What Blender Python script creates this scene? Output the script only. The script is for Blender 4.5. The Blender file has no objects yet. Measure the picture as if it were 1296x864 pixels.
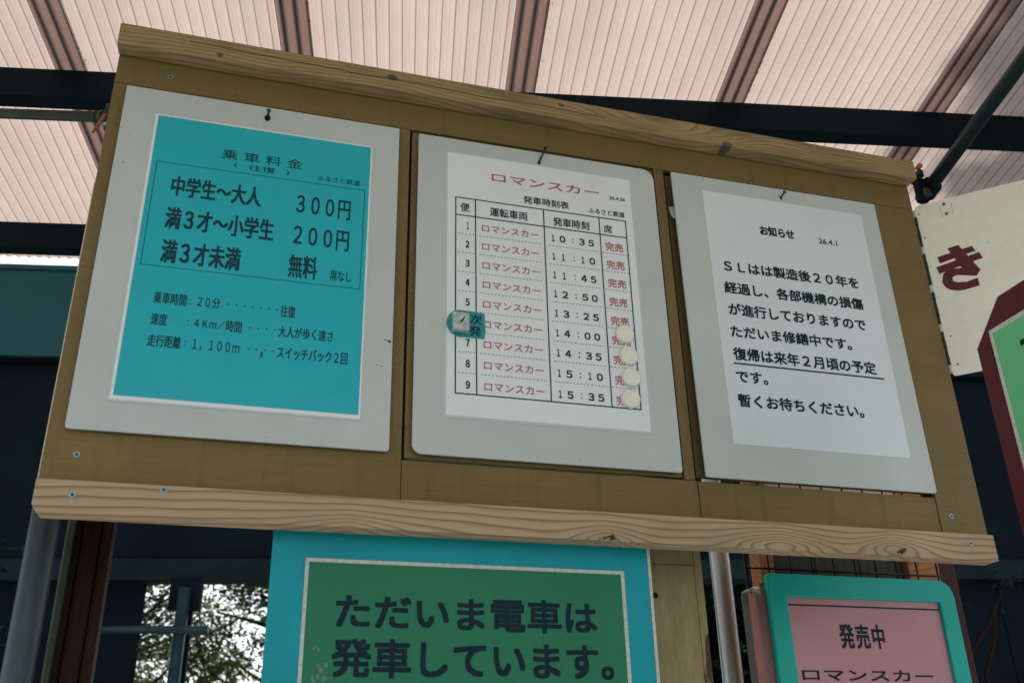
import bpy, bmesh, math, random
from mathutils import Vector, Matrix, noise
random.seed(7)
scene = bpy.context.scene
COL = scene.collection
R = math.radians

# ------------------------------------------------------------------ camera
cam_d = bpy.data.cameras.new('camera'); cam = bpy.data.objects.new('camera', cam_d); COL.objects.link(cam)
cam_d.sensor_width = 36.0; cam_d.lens = 34.58; cam_d.clip_start = 0.02; cam_d.clip_end = 3000
rot = Matrix(((0.9594, -0.1014, -0.2631), (-0.2811, -0.4171, -0.8643), (-0.0220, 0.9032, -0.4287)))
cam.matrix_world = Matrix.Translation((0, 0, 1.5)) @ rot.to_4x4()
scene.camera = cam
cam_d.dof.use_dof = True; cam_d.dof.focus_distance = 2.15; cam_d.dof.aperture_fstop = 5.6

# ------------------------------------------------------------------ sky, sun, exposure
SUN_EL, SUN_AZ = R(56), R(26)          # azimuth clockwise from +Y
world = bpy.data.worlds.new('World'); scene.world = world; world.use_nodes = True
wn = world.node_tree; wn.nodes.clear()
sky = wn.nodes.new('ShaderNodeTexSky'); sky.sky_type = 'NISHITA'; sky.sun_disc = False
sky.sun_elevation = SUN_EL; sky.sun_rotation = SUN_AZ; sky.dust_density = 1.5; sky.air_density = 1.0; sky.ozone_density = 0.4
hs = wn.nodes.new('ShaderNodeHueSaturation'); hs.inputs['Saturation'].default_value = 0.45
tint = wn.nodes.new('ShaderNodeMix'); tint.data_type = 'RGBA'; tint.blend_type = 'MULTIPLY'; tint.inputs[0].default_value = 1
tint.inputs[7].default_value = (1.0, 0.98, 0.93, 1)
bg = wn.nodes.new('ShaderNodeBackground'); bg.inputs[1].default_value = 0.12
wo = wn.nodes.new('ShaderNodeOutputWorld')
wn.links.new(sky.outputs[0], hs.inputs['Color']); wn.links.new(hs.outputs[0], tint.inputs[6])
wn.links.new(tint.outputs[2], bg.inputs[0]); wn.links.new(bg.outputs[0], wo.inputs[0])
sd = bpy.data.lights.new('sun', 'SUN'); sd.energy = 3.6; sd.angle = R(0.9); sd.color = (1.0, 0.96, 0.90)
sun = bpy.data.objects.new('sun', sd); COL.objects.link(sun)
sdir = Vector((math.sin(SUN_AZ) * math.cos(SUN_EL), math.cos(SUN_AZ) * math.cos(SUN_EL), math.sin(SUN_EL)))
sun.rotation_euler = sdir.to_track_quat('Z', 'Y').to_euler()
vs = scene.view_settings; vs.view_transform = 'Standard'; vs.look = 'None'; vs.gamma = 1; vs.exposure = 1.30
scene.cycles.max_bounces = 8; scene.cycles.diffuse_bounces = 5; scene.cycles.transmission_bounces = 6
scene.cycles.sample_clamp_indirect = 4.0

# ------------------------------------------------------------------ material helpers
def newmat(name):
    m = bpy.data.materials.new(name); m.use_nodes = True
    nt = m.node_tree; return m, nt, nt.nodes['Principled BSDF']
def nd(nt, t, **k):
    n = nt.nodes.new(t)
    for a, b in k.items(): setattr(n, a, b)
    return n
def mth(nt, op, a, b=None, c=None):
    n = nd(nt, 'ShaderNodeMath', operation=op)
    for i, v in enumerate((a, b, c)):
        if v is None: continue
        if isinstance(v, (int, float)): n.inputs[i].default_value = v
        else: nt.links.new(v, n.inputs[i])
    return n.outputs[0]
def mixc(nt, fac, a, b, mode='MIX'):
    n = nd(nt, 'ShaderNodeMix', data_type='RGBA', blend_type=mode)
    for i, v in ((0, fac), (6, a), (7, b)):
        if isinstance(v, (int, float)): n.inputs[i].default_value = v
        elif isinstance(v, tuple): n.inputs[i].default_value = v if len(v) == 4 else v + (1,)
        else: nt.links.new(v, n.inputs[i])
    return n.outputs[2]
def ramp(nt, fac, stops):
    n = nd(nt, 'ShaderNodeValToRGB'); el = n.color_ramp.elements
    while len(el) > 1: el.remove(el[-1])
    el[0].position = stops[0][0]; el[0].color = stops[0][1] + (1,) if isinstance(stops[0][1], tuple) else (stops[0][1],) * 3 + (1,)
    for p, c in stops[1:]:
        e = el.new(p); e.color = c + (1,) if isinstance(c, tuple) else (c, c, c, 1)
    nt.links.new(fac, n.inputs[0]); return n.outputs[0]
def coords(nt, scale=(1, 1, 1), src='Object'):
    tc = nd(nt, 'ShaderNodeTexCoord'); mp = nd(nt, 'ShaderNodeMapping'); mp.inputs['Scale'].default_value = scale
    nt.links.new(tc.outputs[src], mp.inputs[0]); return mp.outputs[0]
def noisef(nt, vec, scale, detail=4, rough=.55, dist=0.0):
    n = nd(nt, 'ShaderNodeTexNoise'); n.inputs['Scale'].default_value = scale; n.inputs['Detail'].default_value = detail
    n.inputs['Roughness'].default_value = rough; n.inputs['Distortion'].default_value = dist
    nt.links.new(vec, n.inputs['Vector']); return n.outputs[0]
def bump(nt, bsdf, h, strength=.3, dist=.001):
    b = nd(nt, 'ShaderNodeBump'); b.inputs['Strength'].default_value = strength; b.inputs['Distance'].default_value = dist
    nt.links.new(h, b.inputs['Height']); nt.links.new(b.outputs[0], bsdf.inputs['Normal'])

def mat_worn(name, col, rough=.6, var=.12, scale=6, stretch=(1, 1, 1), metal=0, spots=None, bumps=.15, fine=120, spec=.22, sag=0):
    """plain surface with broad blotches, fine grain and optional dirt spots"""
    m, nt, b = newmat(name)
    v = coords(nt, stretch)
    n1 = noisef(nt, v, scale, 5); n2 = noisef(nt, v, fine, 3)
    f = mth(nt, 'ADD', mth(nt, 'MULTIPLY', n1, 1.2), mth(nt, 'MULTIPLY', n2, .5))
    k = ramp(nt, f, [(.45, 1 - var), (1.15, 1 + var)])
    lo = tuple(c * (1 - var) for c in col); hi = tuple(min(1, c * (1 + var)) for c in col)
    c = ramp(nt, f, [(.5, lo), (1.15, hi)])
    if spots:
        sp = noisef(nt, v, spots[0], 2, .5)
        c = mixc(nt, ramp(nt, sp, [(spots[1], 0.0), (spots[1] + .04, 1.0)]), c, spots[2])
    nt.links.new(c, b.inputs['Base Color']); b.inputs['Roughness'].default_value = rough; b.inputs['Metallic'].default_value = metal
    b.inputs['Specular IOR Level'].default_value = spec + .2 * sag
    if sag:                      # sheet that ripples slightly under its laminate
        bump(nt, b, mth(nt, 'ADD', noisef(nt, coords(nt), 9, 2), mth(nt, 'MULTIPLY', n2, .01)), .9, .006)
    else: bump(nt, b, n2, bumps, .0006)
    return m

def mat_timber(name, pale, dark, stain, bumps_xz=(), ring=120, wob=2.2, stain_amt=.35, knots=()):
    """sawn softwood: growth rings are contour lines of a height field, with cathedral figures and knots"""
    m, nt, b = newmat(name)
    tc = nd(nt, 'ShaderNodeTexCoord'); sep = nd(nt, 'ShaderNodeSeparateXYZ'); nt.links.new(tc.outputs['Object'], sep.inputs[0])
    X, Y, Z = sep.outputs
    zz = mth(nt, 'ADD', Z, mth(nt, 'MULTIPLY', Y, -.55))
    v = coords(nt, (2.6, 5, 9)); low = noisef(nt, v, 1.0, 2, .45)
    h = mth(nt, 'ADD', mth(nt, 'MULTIPLY', zz, ring), mth(nt, 'MULTIPLY', low, wob * 2))
    for (x0, z0, sx, sz, A) in bumps_xz:
        a = mth(nt, 'POWER', mth(nt, 'ABSOLUTE', mth(nt, 'MULTIPLY', mth(nt, 'SUBTRACT', X, x0), 1 / sx)), 1.6)
        c = mth(nt, 'POWER', mth(nt, 'ABSOLUTE', mth(nt, 'MULTIPLY', mth(nt, 'SUBTRACT', Z, z0), 1 / sz)), 1.6)
        e = mth(nt, 'EXPONENT', mth(nt, 'MULTIPLY', mth(nt, 'ADD', a, c), -1))
        h = mth(nt, 'ADD', h, mth(nt, 'MULTIPLY', e, A))
    fr = mth(nt, 'FRACT', h)
    line = ramp(nt, fr, [(0.0, .2), (.55, .28), (.84, .95), (.93, 1.0), (1.0, .2)])
    fib = noisef(nt, coords(nt, (6, 60, 260)), 3.0, 3)
    c = mixc(nt, mth(nt, 'MULTIPLY', mth(nt, 'SUBTRACT', line, .2), .85), pale, dark)
    c = mixc(nt, mth(nt, 'MULTIPLY', fib, .25), c, tuple(d * .6 for d in dark))
    st = noisef(nt, coords(nt, (3, 6, 14)), 1.7, 4, .6)
    c = mixc(nt, ramp(nt, st, [(.46, 0.0), (.72, stain_amt)]), c, stain)
    for (x0, z0, r) in knots:
        dx = mth(nt, 'MULTIPLY', mth(nt, 'SUBTRACT', X, x0), 1 / (r * 1.5)); dz = mth(nt, 'MULTIPLY', mth(nt, 'SUBTRACT', Z, z0), 1 / r)
        d = mth(nt, 'SQRT', mth(nt, 'ADD', mth(nt, 'MULTIPLY', dx, dx), mth(nt, 'MULTIPLY', dz, dz)))
        d = mth(nt, 'ADD', d, mth(nt, 'MULTIPLY', mth(nt, 'SUBTRACT', noisef(nt, coords(nt), 90, 2), .5), .8))
        c = mixc(nt, ramp(nt, d, [(.55, .85), (1.1, 0.0)]), c, (.035, .045, .035))
    nt.links.new(c, b.inputs['Base Color']); b.inputs['Roughness'].default_value = .75
    hh = mth(nt, 'ADD', fib, mth(nt, 'MULTIPLY', line, -.15)); bump(nt, b, hh, .3, .0006)
    return m

def mat_flat(name, col, rough=.7, metal=0):
    m, nt, b = newmat(name)
    n = noisef(nt, coords(nt), 160, 3)
    b.inputs['Specular IOR Level'].default_value = .15 if col[0] < .02 else .3
    c = ramp(nt, n, [(.35, tuple(x * .86 for x in col)), (.65, tuple(min(1, x * 1.1) for x in col))])
    nt.links.new(c, b.inputs['Base Color']); b.inputs['Roughness'].default_value = rough; b.inputs['Metallic'].default_value = metal
    return m

M = {}
PX, PZ = 0.62, 1.93            # notice panel root
def mat_plywood(name, col):
    """painted plywood: fine raised face grain along the sheet, scuffs, drip stains and old pin holes"""
    m, nt, b = newmat(name)
    fib = noisef(nt, coords(nt, (5, 40, 330)), 1.0, 4, .7); fib2 = noisef(nt, coords(nt, (14, 60, 900)), 1.0, 2, .6)
    blo = noisef(nt, coords(nt, (1, 1, 1.6)), 3.2, 5, .6); drip = noisef(nt, coords(nt, (34, 10, 2.2)), 1.0, 4, .65)
    f = mth(nt, 'ADD', mth(nt, 'ADD', mth(nt, 'MULTIPLY', fib, .55), mth(nt, 'MULTIPLY', fib2, .35)), mth(nt, 'MULTIPLY', blo, .5))
    c = ramp(nt, f, [(.46, tuple(x * .72 for x in col)), (.72, col), (.95, tuple(x * 1.28 for x in col))])
    c = mixc(nt, ramp(nt, drip, [(.54, 0.0), (.74, .45)]), c, tuple(x * .5 for x in (col[0], col[1] * 1.05, col[2] * 1.3)))
    c = mixc(nt, ramp(nt, blo, [(.60, 0.0), (.78, .30)]), c, tuple(x * 1.45 for x in col))
    vo = nd(nt, 'ShaderNodeTexVoronoi'); vo.inputs['Scale'].default_value = 15; nt.links.new(coords(nt, (1, .0, 1)), vo.inputs['Vector'])
    c = mixc(nt, ramp(nt, vo.outputs['Distance'], [(.018, .8), (.030, 0.0)]), c, (.03, .025, .015))
    nt.links.new(c, b.inputs['Base Color']); b.inputs['Roughness'].default_value = .55; b.inputs['Specular IOR Level'].default_value = .3
    bump(nt, b, mth(nt, 'ADD', fib, mth(nt, 'MULTIPLY', fib2, .7)), .55, .0012); return m
M['brown'] = mat_plywood('brown_painted_plywood', (.190, .129, .048))
M['brown_in'] = mat_worn('darker_brown_recess', (.11, .075, .034), .6, .15, 4, (1, 1, 10))  # darker brown for the set-back hatch
M['beam_low'] = mat_timber('sawn_pine_lower', (.50, .36, .22), (.14, .085, .045), (.17, .17, .13),
    bumps_xz=[(1.262 - PX, .014, .070, .024, -4.6), (1.012 - PX, .008, .095, .026, -4.6), (.663 - PX, .002, .055, .022, -3.4), (.198 - PX, -.002, .085, .024, -3.2)],
    ring=64, wob=1.7, stain_amt=.3)
M['beam_top'] = mat_timber('sawn_pine_upper', (.40, .275, .135), (.14, .09, .04), (.10, .09, .05), ring=110, wob=4.0, stain_amt=.75,
    bumps_xz=[(.9 - PX, .95, .15, .03, 4)], knots=[(.246 - PX, .958, .009), (1.02 - PX, .932, .011), (.62 - PX, .962, .006), (-.1 - PX, .94, .007)])
M['board'] = mat_worn('grey_white_board', (.505, .540, .545), .34, .07, 4, spots=(30, .76, (.26, .25, .21)), bumps=.2, fine=200)
M['board_edge'] = mat_flat('board_edge', (.40, .42, .38), .6)
M['paper'] = mat_worn('white_laminated_paper', (.76, .79, .83), .3, .03, 7, bumps=.05, sag=1)
M['paper_cool'] = mat_worn('white_paper', (.66, .72, .78), .45, .03, 7, bumps=.05, sag=1)
M['film'] = mat_worn('laminate_border', (.52, .60, .60), .2, .03, 7, bumps=.05)
M['cyan'] = mat_worn('cyan_print', (.003, .41, .51), .36, .05, 6, bumps=.05, sag=1)
M['ink'] = mat_flat('blue_black_ink', (.004, .020, .032), .5)
M['ink_soft'] = mat_flat('navy_ink', (.008, .048, .070), .5)
M['ink_red'] = mat_flat('red_ink', (.46, .085, .11), .5)
M['screw'] = mat_flat('zinc_screw', (.22, .30, .31), .35, .7)
M['hole'] = mat_flat('dark_slot', (.012, .018, .02), .8)
M['nail'] = mat_flat('rusty_nail', (.055, .06, .055), .4, .6)
M['magnet'] = mat_worn('cream_magnet', (.80, .77, .70), .45, .06, 40)
M['teal_mag'] = mat_worn('teal_marker', (.03, .27, .29), .4, .12, 60)
M['steel_mag'] = mat_worn('scuffed_steel', (.36, .45, .44), .35, .45, 60, metal=.5, fine=400)
M['blue'] = mat_worn('blue_painted_board', (.006, .29, .37), .5, .12, 4, spots=(40, .8, (.02, .12, .17)))
M['green'] = mat_worn('green_sheet', (.016, .17, .09), .4, .08, 4)
M['residue'] = mat_flat('pale_tape_residue', (.12, .22, .15), .4)
M['white_edge'] = mat_flat('white_border', (.55, .56, .50), .5)
M['post_olive'] = mat_worn('weathered_plywood_post', (.29, .225, .125), .75, .3, 7, (3, 3, .8), spots=(9, .66, (.085, .06, .03)), bumps=.5, fine=60)
M['post_dark'] = mat_worn('dark_creosoted_timber', (.020, .011, .008), .6, .5, 5, (14, 14, .6), bumps=.6, fine=20, spec=.05)
M['galv'] = mat_worn('galvanised_steel_pipe', (.42, .46, .46), .36, .14, 12, (1, 1, .4), metal=.75, fine=90)
M['galv_dim'] = mat_worn('darkened_steel_pipe', (.055, .08, .09), .4, .25, 12, (1, 1, .4), metal=.3, fine=90)  # steel colour lowered in place of a dark reflection on the left pole
M['pipe_olive'] = mat_worn('olive_grey_pipe', (.045, .058, .045), .4, .25, 12, metal=.3, fine=90)
M['galv_dark'] = mat_worn('dull_slate_pipe', (.026, .055, .064), .42, .25, 12, metal=.35, fine=90)
M['black_steel'] = mat_worn('black_steel_channel', (.003, .008, .014), .65, .3, 5, spec=.08)
M['wire'] = mat_flat('black_wire', (.008, .010, .012), .5, .3)
M['orange_wood'] = mat_timber('orange_stained_wood', (.42, .17, .055), (.22, .07, .02), (.15, .07, .03), ring=60, wob=3)
M['pale_edge'] = mat_flat('lit_pale_edge', (.62, .56, .46), .6)  # light on the plywood's pale edge put into the colour
M['pink_rail'] = mat_flat('pale_pink_rail', (.62, .42, .36), .6)
M['slat'] = mat_worn('dark_brown_board', (.055, .045, .035), .7, .3, 5, (8, 8, 1))  # dark brown board colour
M['maroon_wood'] = mat_worn('maroon_post', (.035, .010, .010), .6, .3, 5, (8, 8, 1))
M['teal_frame'] = mat_worn('turquoise_plastic_frame', (.008, .36, .31), .38, .06, 5)
M['pink'] = mat_worn('pink_sheet', (.47, .225, .265), .32, .07, 3)
M['pink_stack'] = mat_worn('pink_paper_stack', (.42, .12, .13), .6, .2, 2, (60, 60, 1))
M['white_plate'] = mat_worn('stained_white_plate', (.85, .83, .76), .5, .07, 3, spots=(11, .66, (.43, .40, .33)), bumps=.25, fine=60)
M['maroon'] = mat_flat('maroon_vinyl', (.115, .018, .030), .45)
M['maroon_board'] = mat_worn('maroon_painted_board', (.085, .012, .018), .4, .2, 5)
M['mint'] = mat_worn('mint_green_sheet', (.13, .48, .24), .4, .07, 8)
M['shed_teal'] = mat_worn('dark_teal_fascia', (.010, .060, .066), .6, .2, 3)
M['shed_dark'] = mat_worn('dark_shed_boards', (.005, .010, .015), .9, .3, 3, spec=.08)  # near-black colour stands for the shade on the shed walls
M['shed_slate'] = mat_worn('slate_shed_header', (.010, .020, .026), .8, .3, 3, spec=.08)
M['concrete'] = mat_worn('platform_concrete', (.36, .365, .35), .9, .2, 1.2)
M['earth'] = mat_worn('grassy_ground', (.085, .115, .06), .95, .3, .3)
M['bark'] = mat_worn('bark', (.05, .04, .03), .9, .4, 8, (3, 3, .6))

# roof sheet: translucent, dust lying in the valleys, heavier where sheets lap
m, nt, b = newmat('translucent_corrugated_sheet'); nt.nodes.remove(b)
tc = nd(nt, 'ShaderNodeTexCoord'); sep = nd(nt, 'ShaderNodeSeparateXYZ'); nt.links.new(tc.outputs['Object'], sep.inputs[0])
ph = mth(nt, 'FRACT', mth(nt, 'DIVIDE', sep.outputs[0], .032))
d1 = mth(nt, 'ABSOLUTE', mth(nt, 'SUBTRACT', ph, .5))
wv = noisef(nt, coords(nt, (30, 1.5, 1)), 1.0, 3)
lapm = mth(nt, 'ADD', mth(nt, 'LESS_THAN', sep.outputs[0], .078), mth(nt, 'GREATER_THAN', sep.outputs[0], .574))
wid = mth(nt, 'ADD', mth(nt, 'MULTIPLY', wv, .07), mth(nt, 'ADD', .052, mth(nt, 'MULTIPLY', lapm, .17)))
valley = mth(nt, 'SUBTRACT', 1.0, mth(nt, 'SMOOTH_MIN', mth(nt, 'DIVIDE', d1, wid), 1.0, .15))
valley = mth(nt, 'MAXIMUM', valley, 0.0)
d2 = mth(nt, 'ABSOLUTE', mth(nt, 'SUBTRACT', ph, .02))
faint = mth(nt, 'MULTIPLY', mth(nt, 'MAXIMUM', mth(nt, 'SUBTRACT', 1.0, mth(nt, 'DIVIDE', d2, .14)), 0.0), .17)
dirt = mth(nt, 'MINIMUM', mth(nt, 'ADD', mth(nt, 'MULTIPLY', valley, mth(nt, 'ADD', .78, mth(nt, 'MULTIPLY', lapm, .16))), faint), 1.0)
blot = noisef(nt, coords(nt, (2, 1, 1)), 2.2, 4)
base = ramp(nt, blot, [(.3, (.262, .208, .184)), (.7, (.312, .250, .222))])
base = mixc(nt, mth(nt, 'MULTIPLY', lapm, .5), base, (.48, .37, .35))  # lap colour painted paler to offset light lost through two layers
cc = mixc(nt, dirt, base, (.030, .038, .044))
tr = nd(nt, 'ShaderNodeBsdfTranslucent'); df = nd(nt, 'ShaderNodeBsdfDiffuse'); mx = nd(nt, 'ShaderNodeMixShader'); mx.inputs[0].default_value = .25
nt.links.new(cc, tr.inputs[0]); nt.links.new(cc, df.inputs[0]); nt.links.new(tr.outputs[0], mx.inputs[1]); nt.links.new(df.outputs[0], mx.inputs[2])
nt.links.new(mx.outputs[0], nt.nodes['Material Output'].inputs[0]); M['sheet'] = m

def mat_leaf(name, c0, c1):
    m, nt, b = newmat(name)
    oi = nd(nt, 'ShaderNodeNewGeometry')
    c = ramp(nt, oi.outputs['Random Per Island'], [(0.0, c0), (1.0, c1)])
    nt.links.new(c, b.inputs['Base Color']); b.inputs['Roughness'].default_value = .5
    t = nd(nt, 'ShaderNodeBsdfTranslucent'); nt.links.new(c, t.inputs[0]); mx = nd(nt, 'ShaderNodeMixShader'); mx.inputs[0].default_value = .55
    nt.links.new(b.outputs[0], mx.inputs[1]); nt.links.new(t.outputs[0], mx.inputs[2]); nt.links.new(mx.outputs[0], nt.nodes['Material Output'].inputs[0])
    return m
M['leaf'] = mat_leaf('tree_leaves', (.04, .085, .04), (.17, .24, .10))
M['leaf_dark'] = mat_leaf('shaded_leaves', (.008, .022, .016), (.03, .06, .03))  # darker leaf colours with the shade painted in
# clear acrylic
m, nt, b = newmat('clear_acrylic'); b.inputs['Base Color'].default_value = (.85, .88, .86, 1); b.inputs['Roughness'].default_value = .3
b.inputs['Transmission Weight'].default_value = .95; b.inputs['IOR'].default_value = 1.05; M['acrylic'] = m

# ------------------------------------------------------------------ geometry helpers
def link(o, parent=None):
    COL.objects.link(o)
    if parent: o.parent = parent
    return o
def rootpos(parent):
    return Vector(parent.get('_o', (0, 0, 0))) if parent else Vector((0, 0, 0))
ORG = {}
def empty(name, loc, label, cat, group=None, rot=None):
    o = bpy.data.objects.new(name, None); o.empty_display_size = .05; link(o)
    o.location = loc; o['label'] = label; o['category'] = cat
    if group: o['group'] = group
    if rot is not None: o.rotation_euler = rot
    ORG[o.name] = Vector(loc); return o
def origin(parent):
    if parent is None: return Vector((0, 0, 0))
    return ORG[parent.name]
def mesh(name, vs, fs, mat, parent=None, local=False, smooth=False):
    """vertices given in world axes (unless local), stored relative to the thing's base"""
    me = bpy.data.meshes.new(name); og = Vector((0, 0, 0)) if local else origin(parent)
    me.from_pydata([Vector(v) - og for v in vs], [], fs); me.update()
    mats = mat if isinstance(mat, (list, tuple)) else [mat]
    for mm in mats: me.materials.append(mm)
    o = bpy.data.objects.new(name, me); link(o, parent)
    ORG[o.name] = og
    if smooth:
        for p in me.polygons: p.use_smooth = True
    return o
def bevel(o, w, seg=2):
    me = o.data; bm = bmesh.new(); bm.from_mesh(me)
    es = [e for e in bm.edges if len(e.link_faces) == 2 and e.calc_face_angle(0) > .6]
    bmesh.ops.bevel(bm, geom=es, offset=w, segments=seg, affect='EDGES', profile=.5)
    bm.to_mesh(me); bm.free(); return o
def box(name, x0, x1, y0, y1, z0, z1, mat, parent=None, bv=0, local=False):
    v = [(x0, y0, z0), (x1, y0, z0), (x1, y1, z0), (x0, y1, z0), (x0, y0, z1), (x1, y0, z1), (x1, y1, z1), (x0, y1, z1)]
    f = [(0, 3, 2, 1), (4, 5, 6, 7), (0, 1, 5, 4), (1, 2, 6, 5), (2, 3, 7, 6), (3, 0, 4, 7)]
    o = mesh(name, v, f, mat, parent, local)
    if bv: bevel(o, bv)
    return o
def cyl(name, p0, p1, r, mat, parent=None, n=20, r1=None, local=False, cap=True):
    p0 = Vector(p0); p1 = Vector(p1); d = (p1 - p0).normalized(); u = d.orthogonal().normalized(); w = d.cross(u)
    r1 = r if r1 is None else r1; vs = []
    for p, rr in ((p0, r), (p1, r1)):
        for i in range(n):
            a = 2 * math.pi * i / n; vs.append(p + (u * math.cos(a) + w * math.sin(a)) * rr)
    fs = [(i, (i + 1) % n, n + (i + 1) % n, n + i) for i in range(n)]
    if cap: fs += [tuple(range(n - 1, -1, -1)), tuple(range(n, 2 * n))]
    o = mesh(name, vs, fs, mat, parent, local)
    for i, p in enumerate(o.data.polygons): p.use_smooth = i < n
    return o
def prism(name, pts, fn, depth, mat, parent=None, local=False):
    """outline pts (a,b) -> fn(a,b,d) in space, extruded by depth"""
    n = len(pts); vs = [fn(a, b, 0) for a, b in pts] + [fn(a, b, depth) for a, b in pts]
    fs = [tuple(range(n)), tuple(range(2 * n - 1, n - 1, -1))] + [(i, i + n, (i + 1) % n + n, (i + 1) % n) for i in range(n)]
    return mesh(name, vs, fs, mat, parent, local)
def rrect(x0, x1, z0, z1, r, k=5):
    """rounded rectangle outline, r = radii (bl, br, tr, tl)"""
    out = []
    for (cx, cz, rr, a0) in ((x0, z0, r[0], 180), (x1, z0, r[1], 270), (x1, z1, r[2], 0), (x0, z1, r[3], 90)):
        sx = 1 if cx == x0 else -1; sz = 1 if cz == z0 else -1
        if rr <= 0: out.append((cx, cz)); continue
        ox, oz = cx + sx * rr, cz + sz * rr
        for i in range(k + 1):
            a = R(a0 + 90 * i / k); out.append((ox + rr * math.cos(a), oz + rr * math.sin(a)))
    return out
def xz(y):
    return lambda a, b, d: (a, y + d, b)
DEPS = None
def glyphs(s, x0, x1, z0, z1, bold=0.0, space=1.0):
    """flat printed lettering filling the rectangle; returns verts (a,b) and faces"""
    c = bpy.data.curves.new('t', 'FONT'); c.body = s; c.resolution_u = 3; c.space_character = space
    o = bpy.data.objects.new('t', c); COL.objects.link(o)
    me = bpy.data.meshes.new_from_object(o.evaluated_get(bpy.context.evaluated_depsgraph_get()))
    vs = [tuple(v.co) for v in me.vertices]; fs = [tuple(p.vertices) for p in me.polygons]
    bpy.data.objects.remove(o); bpy.data.curves.remove(c); bpy.data.meshes.remove(me)
    ax = min(v[0] for v in vs); bx = max(v[0] for v in vs); az = min(v[1] for v in vs); bz = max(v[1] for v in vs)
    sx = (x1 - x0) / (bx - ax); sz = (z1 - z0) / (bz - az)
    return [(x0 + (v[0] - ax) * sx, z0 + (v[1] - az) * sz) for v in vs], fs
def letters(s, x0, x1, z0, z1, y, mat, parent, bold=0.0, space=1.0, fn=None):
    """bold strokes are struck several times with a small shift, each strike a hair above the last"""
    w = bold * 1.7 * (z1 - z0); fn = fn or xz(y)
    ks = [(0, 0)] if bold < .004 else [(math.cos(a) * w, math.sin(a) * w) for a in [math.pi / 4 + i * math.pi / 2 for i in range(4)]]
    if bold > .03: ks += [(math.cos(a) * w, math.sin(a) * w) for a in [i * math.pi / 2 for i in range(4)]]
    g, gf = glyphs(s, x0 + w, x1 - w, z0 + w, z1 - w, 0, space); vs, fs = [], []
    for j, (dx, dz) in enumerate(ks):
        n = len(vs); vs += [fn(a + dx, b + dz, -.00003 * j) for a, b in g]; fs += [tuple(i + n for i in f) for f in gf]
    return mesh('lettering', vs, fs, mat, parent)
def bars(name, rects, y, mat, parent, fn=None):
    """thin printed rules as quads"""
    vs, fs = [], []; fn = fn or xz(y)
    for (a0, a1, b0, b1) in rects:
        n = len(vs); vs += [fn(a0, b0, 0), fn(a1, b0, 0), fn(a1, b1, 0), fn(a0, b1, 0)]; fs.append((n, n + 1, n + 2, n + 3))
    return mesh(name, vs, fs, mat, parent)
def frame_rects(x0, x1, z0, z1, t):
    return [(x0, x1, z1 - t, z1), (x0, x1, z0, z0 + t), (x0, x0 + t, z0 + t, z1 - t), (x1 - t, x1, z0 + t, z1 - t)]

# ------------------------------------------------------------------ ground
def struct(o): o['kind'] = 'structure'; return o
struct(mesh('ground', [(-1500, -1500, -.12), (1500, -1500, -.12), (1500, 1500, -.12), (-1500, 1500, -.12)], [(0, 1, 2, 3)], M['earth']))
struct(box('platform', -7, 7, -5, 4.2, -.118, 0, M['concrete'], bv=.01))

# ------------------------------------------------------------------ canopy roof (frame: u along purlins, s down the slope away from us, n up)
L = Vector((.9833, -.184, 0)).normalized(); D = Vector((.1835, .981, -.069)).normalized(); N = L.cross(D).normalized()
D = N.cross(L)
H0 = 1.864
EYE = Vector((0, 0, 1.5))
roof = empty('canopy_roof', EYE + N * H0, 'pink translucent corrugated canopy roof on black steel purlins', 'roof')
roof.rotation_euler = Matrix((L, D, N)).transposed().to_euler()
W, NW, K = .656, 20.5, 10
cols = int(NW * K); s0, s1 = -1.9, 2.815
vs, fs = [], []
for i in range(cols + 1):
    x = W * i / cols; z = .0022 * math.cos(2 * math.pi * x / .032) + .004 * (1 - x / W)
    vs += [(x, s0, z), (x, s1, z)]
for i in range(cols): fs.append((2 * i, 2 * i + 2, 2 * i + 3, 2 * i + 1))
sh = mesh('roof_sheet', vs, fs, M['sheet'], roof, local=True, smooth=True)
k0 = -1
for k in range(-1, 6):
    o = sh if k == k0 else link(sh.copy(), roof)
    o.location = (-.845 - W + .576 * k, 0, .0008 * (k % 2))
for j, s in enumerate([-1.40, -.73, -.066, .602, 1.27, 1.94, 2.608]):
    # C-channel: web towards us, two flanges
    p = [(0, 0), (.045, 0), (.045, -.003), (.003, -.003), (.003, -.087), (.045, -.087), (.045, -.09), (0, -.09)]
    if j == 0:
        pur = prism('purlin', p, lambda a, b_, d: (-2.15 + d, a, b_ - .006), 5.3, M['black_steel'], roof, local=True); o = pur
    else: o = link(pur.copy(), roof)
    o.location = (0, s, 0)
# hook bolts along two purlins
for s in (1.96, 2.63):
    for i in range(12):
        o = cyl('hook_bolt', (-2.1 + i * .384, s, -.008), (-2.1 + i * .384, s, .014), .004, M['black_steel'], roof, 8, local=True)
# ridge rafters under purlins out of the way at both ends
for u in (-2.05, 2.35):
    box('rafter', u, u + .075, -1.85, 2.75, -.22, -.097, M['black_steel'], roof, local=True)

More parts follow.
